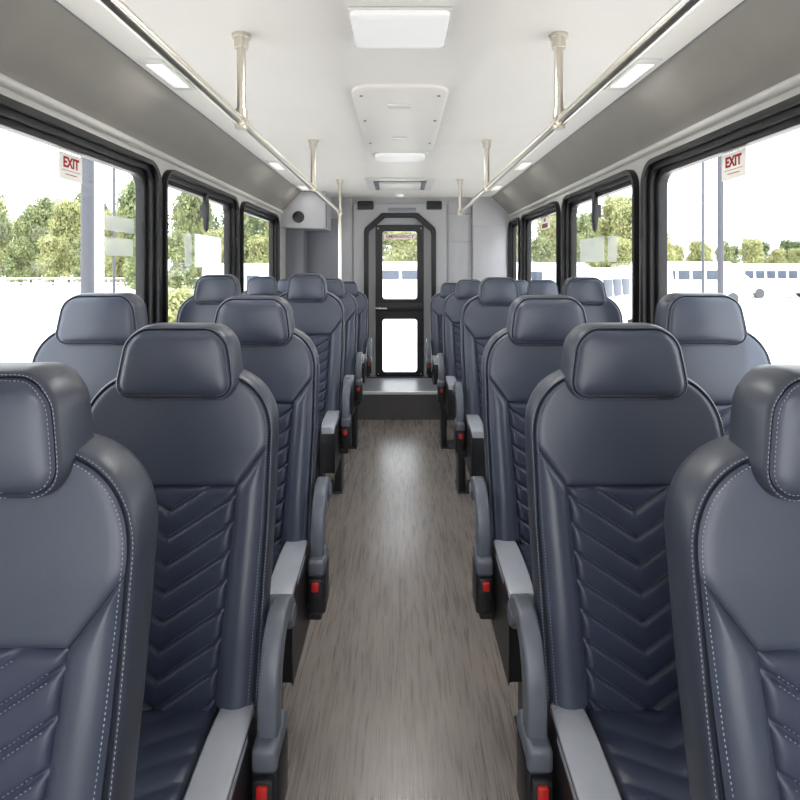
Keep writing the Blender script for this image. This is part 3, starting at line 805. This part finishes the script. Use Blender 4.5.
# trees
def tree_mesh(seed, leafm, H=10, Wd=4.0, nleaf=5200, trunk=True):
    rnd = random.Random(seed)
    bm = bmesh.new()
    blobs = []
    for k in range(26):
        t = rnd.random(); z = H*(.16+.78*t); rad = Wd*(1-.75*abs(t-.40)**1.3)
        a = rnd.random()*2*PI; rr = rad*math.sqrt(rnd.random())*.72
        blobs.append((rr*math.cos(a), rr*math.sin(a), z, Wd*(.26+.22*rnd.random())))
    for k in range(nleaf):
        x, y, z, r = rnd.choice(blobs)
        u = Vector((rnd.gauss(0,1), rnd.gauss(0,1), rnd.gauss(0,1))).normalized()
        p = Vector((x, y, z)) + u*r*(rnd.random()**.33)*Vector((1,1,.85)).length/1.6
        s = .14+.16*rnd.random()
        a = Vector((rnd.gauss(0,1), rnd.gauss(0,1), rnd.gauss(0,1))).normalized(); b = a.cross(u)
        if b.length < .05: continue
        b.normalize()
        v = [bm.verts.new(p+a*s), bm.verts.new(p+b*s*.6), bm.verts.new(p-a*s), bm.verts.new(p-b*s*.6)]
        bm.faces.new(v)
    me = bpy.data.meshes.new('crown'); bm.to_mesh(me); bm.free(); me.materials.append(leafm)
    bm = bmesh.new(); tube(bm, [(0,0,0), (.1,0,H*.25), (0,.1,H*.5), (0,0,H*.8)], .3, 8, rs=[.28,.2,.13,.05])
    for k in range(5):
        a = k*1.3; z = H*(.28+.1*k); tube(bm, [(0,0,z), (Wd*.55*math.cos(a), Wd*.55*math.sin(a), z+H*.15)], .08, 6, rs=[.1,.04])
    mt_ = bpy.data.meshes.new('trunk'); bm.to_mesh(mt_); bm.free(); mt_.materials.append(M['trunk'])
    return me, mt_
kinds = [tree_mesh(1, M['leaf1'], nleaf=9000), tree_mesh(2, M['leaf2'], nleaf=9000), tree_mesh(3, M['leaf3'], nleaf=9000)]
klab = ['mid green leafy tree', 'yellowish green leafy tree', 'darker green leafy tree']
def tree(px, top, Y, k, where, wf=.62):
    H = (268-top)*Y/F + CAMZ - GZ
    o = empty('leafy_tree', (gx(px, Y), Y, GZ), f'{klab[k]} {where}', 'tree', 'trees beyond the car park, ' + where, rz=random.random()*6)
    s = H/10.3; o.scale = (s*wf, s*wf, s)
    for me, nme in ((kinds[k][0], 'crown'), (kinds[k][1], 'trunk')):
        c = bpy.data.objects.new(nme, me); C.objects.link(c); c.parent = o
R = random.Random(5)
def belt(x0, x1, step, top, Y, wf, ks, where, jit=7):
    px = x0; i = 0
    while px < x1:
        t = top+R.uniform(-jit, jit); wpx = 2*4.25*wf*(((268-t)*Y/F+CAMZ-GZ)/10.3)*F/Y
        px += wpx/2 if px > x0 else 0
        tree(px, t, Y, R.choice(ks), where, wf); px += wpx/2+.5
LW, LR, RR, RW = ('seen through the large left window', 'seen through the rear left windows', 'seen through the rear right windows', 'seen through the large right window')
belt(-190, 142, 44, 206, 92, .58, [0,1,0], LW); belt(-212, 142, 52, 198, 112, .70, [0,2,1], LW); belt(-200, 142, 34, 238, 78, .8, [0,1], LW, 4); belt(-200, 142, 40, 215, 135, .9, [2,0], LW)
belt(152, 285, 34, 190, 66, .50, [0,1,2], LR, 9); belt(140, 300, 40, 184, 84, .62, [2,0,1], LR, 9); belt(140, 300, 28, 232, 54, .8, [0,1], LR, 5); belt(140, 300, 44, 200, 168, .9, [2,0], LR)
belt(512, 640, 30, 208, 70, .62, [0,1,1], RR, 8); belt(505, 645, 36, 201, 88, .85, [2,0,1], RR, 6); belt(505, 645, 30, 238, 54, .8, [0,1], RR, 4); belt(505, 645, 40, 218, 108, .9, [0,1], RR)
belt(652, 1000, 26, 243, 112, .8, [0,1,1], RW, 6); belt(640, 1000, 30, 241, 134, 1.0, [0,2,1], RW, 6)
belt(362, 450, 30, 228, 78, .95, [1,0], 'seen through the rear door', 3)
belt(345, 460, 30, 226, 98, 1.0, [0,2], 'seen through the rear door', 3)
# low shrub outside left
o = empty('low_shrub', (gx(177, 12), 12, GZ), 'low yellow green shrub outside the second left window', 'shrub'); o.scale = (.20, .20, .2)
c = bpy.data.objects.new('foliage', kinds[1][0]); C.objects.link(c); c.parent = o

# ------------------------------------------------------------------ LIGHT
wd = bpy.data.worlds.new('sky'); bpy.context.scene.world = wd; wd.use_nodes = True
n = wd.node_tree.nodes; L = wd.node_tree.links; bg = n['Background']
tc = n.new('ShaderNodeTexCoord'); sp = n.new('ShaderNodeSeparateXYZ'); L.new(tc.outputs['Generated'], sp.inputs[0])
r = n.new('ShaderNodeValToRGB'); r.color_ramp.elements[0].position = .0; r.color_ramp.elements[0].color = (1,1,1,1)
r.color_ramp.elements[1].position = .9; r.color_ramp.elements[1].color = (.86,.92,1,1)
L.new(sp.outputs['Z'], r.inputs[0]); L.new(r.outputs[0], bg.inputs[0]); bg.inputs[1].default_value = 3.6
def lamp(kind, name, loc, energy, color=(1,1,1), rot=None, size=None, size_y=None, rad=None):
    l = bpy.data.lights.new(name, kind); l.energy = energy; l.color = color
    o = bpy.data.objects.new(name, l); C.objects.link(o); o.location = loc
    if rot: o.rotation_euler = rot
    if kind == 'AREA': l.shape = 'RECTANGLE'; l.size = size; l.size_y = size_y or size
    if rad is not None: l.shadow_soft_size = rad
    return o
s = lamp('SUN', 'sun', (0,0,30), 6.5, (1,.965,.92), rot=(math.radians(28), math.radians(12), 0)); s.data.angle = .02
# real ceiling lamps, and one unseen behind the camera
lamp('AREA', 'ceiling_lamp_light', (0, 1.87, CEIL-.045), 7, (1,.98,.95), size=.3, size_y=.22)
lamp('AREA', 'ceiling_lamp_light', (0, 3.98, CEIL-.055), 6, (1,.98,.95), size=.36, size_y=.16)
lamp('AREA', 'ceiling_lamp_light', (0, -.6, CEIL-.055), 10, (1,.98,.95), size=.3, size_y=.22)  # unseen lamp behind the camera, no fitting modelled for it
for sx in (-1, 1):
    for y in (2.38, 4.48, 5.70):
        lamp('AREA', 'downlight_lamp', (sx*1.03, y, CEIL-.012), .7, (1,.98,.94), size=.08, size_y=.3)

cam = bpy.data.cameras.new('camera'); co = bpy.data.objects.new('camera', cam); C.objects.link(co)
co.location = (0, 0, CAMZ); co.rotation_euler = (PI/2, 0, 0)
cam.sensor_width = 36; cam.lens = 36*F/800; cam.clip_start = .02; cam.clip_end = 1000
cam.shift_y = (268-400)/800
bpy.context.scene.camera = co
sc = bpy.context.scene
sc.view_settings.view_transform = 'Standard'; sc.view_settings.look = 'None'
sc.view_settings.exposure = .12
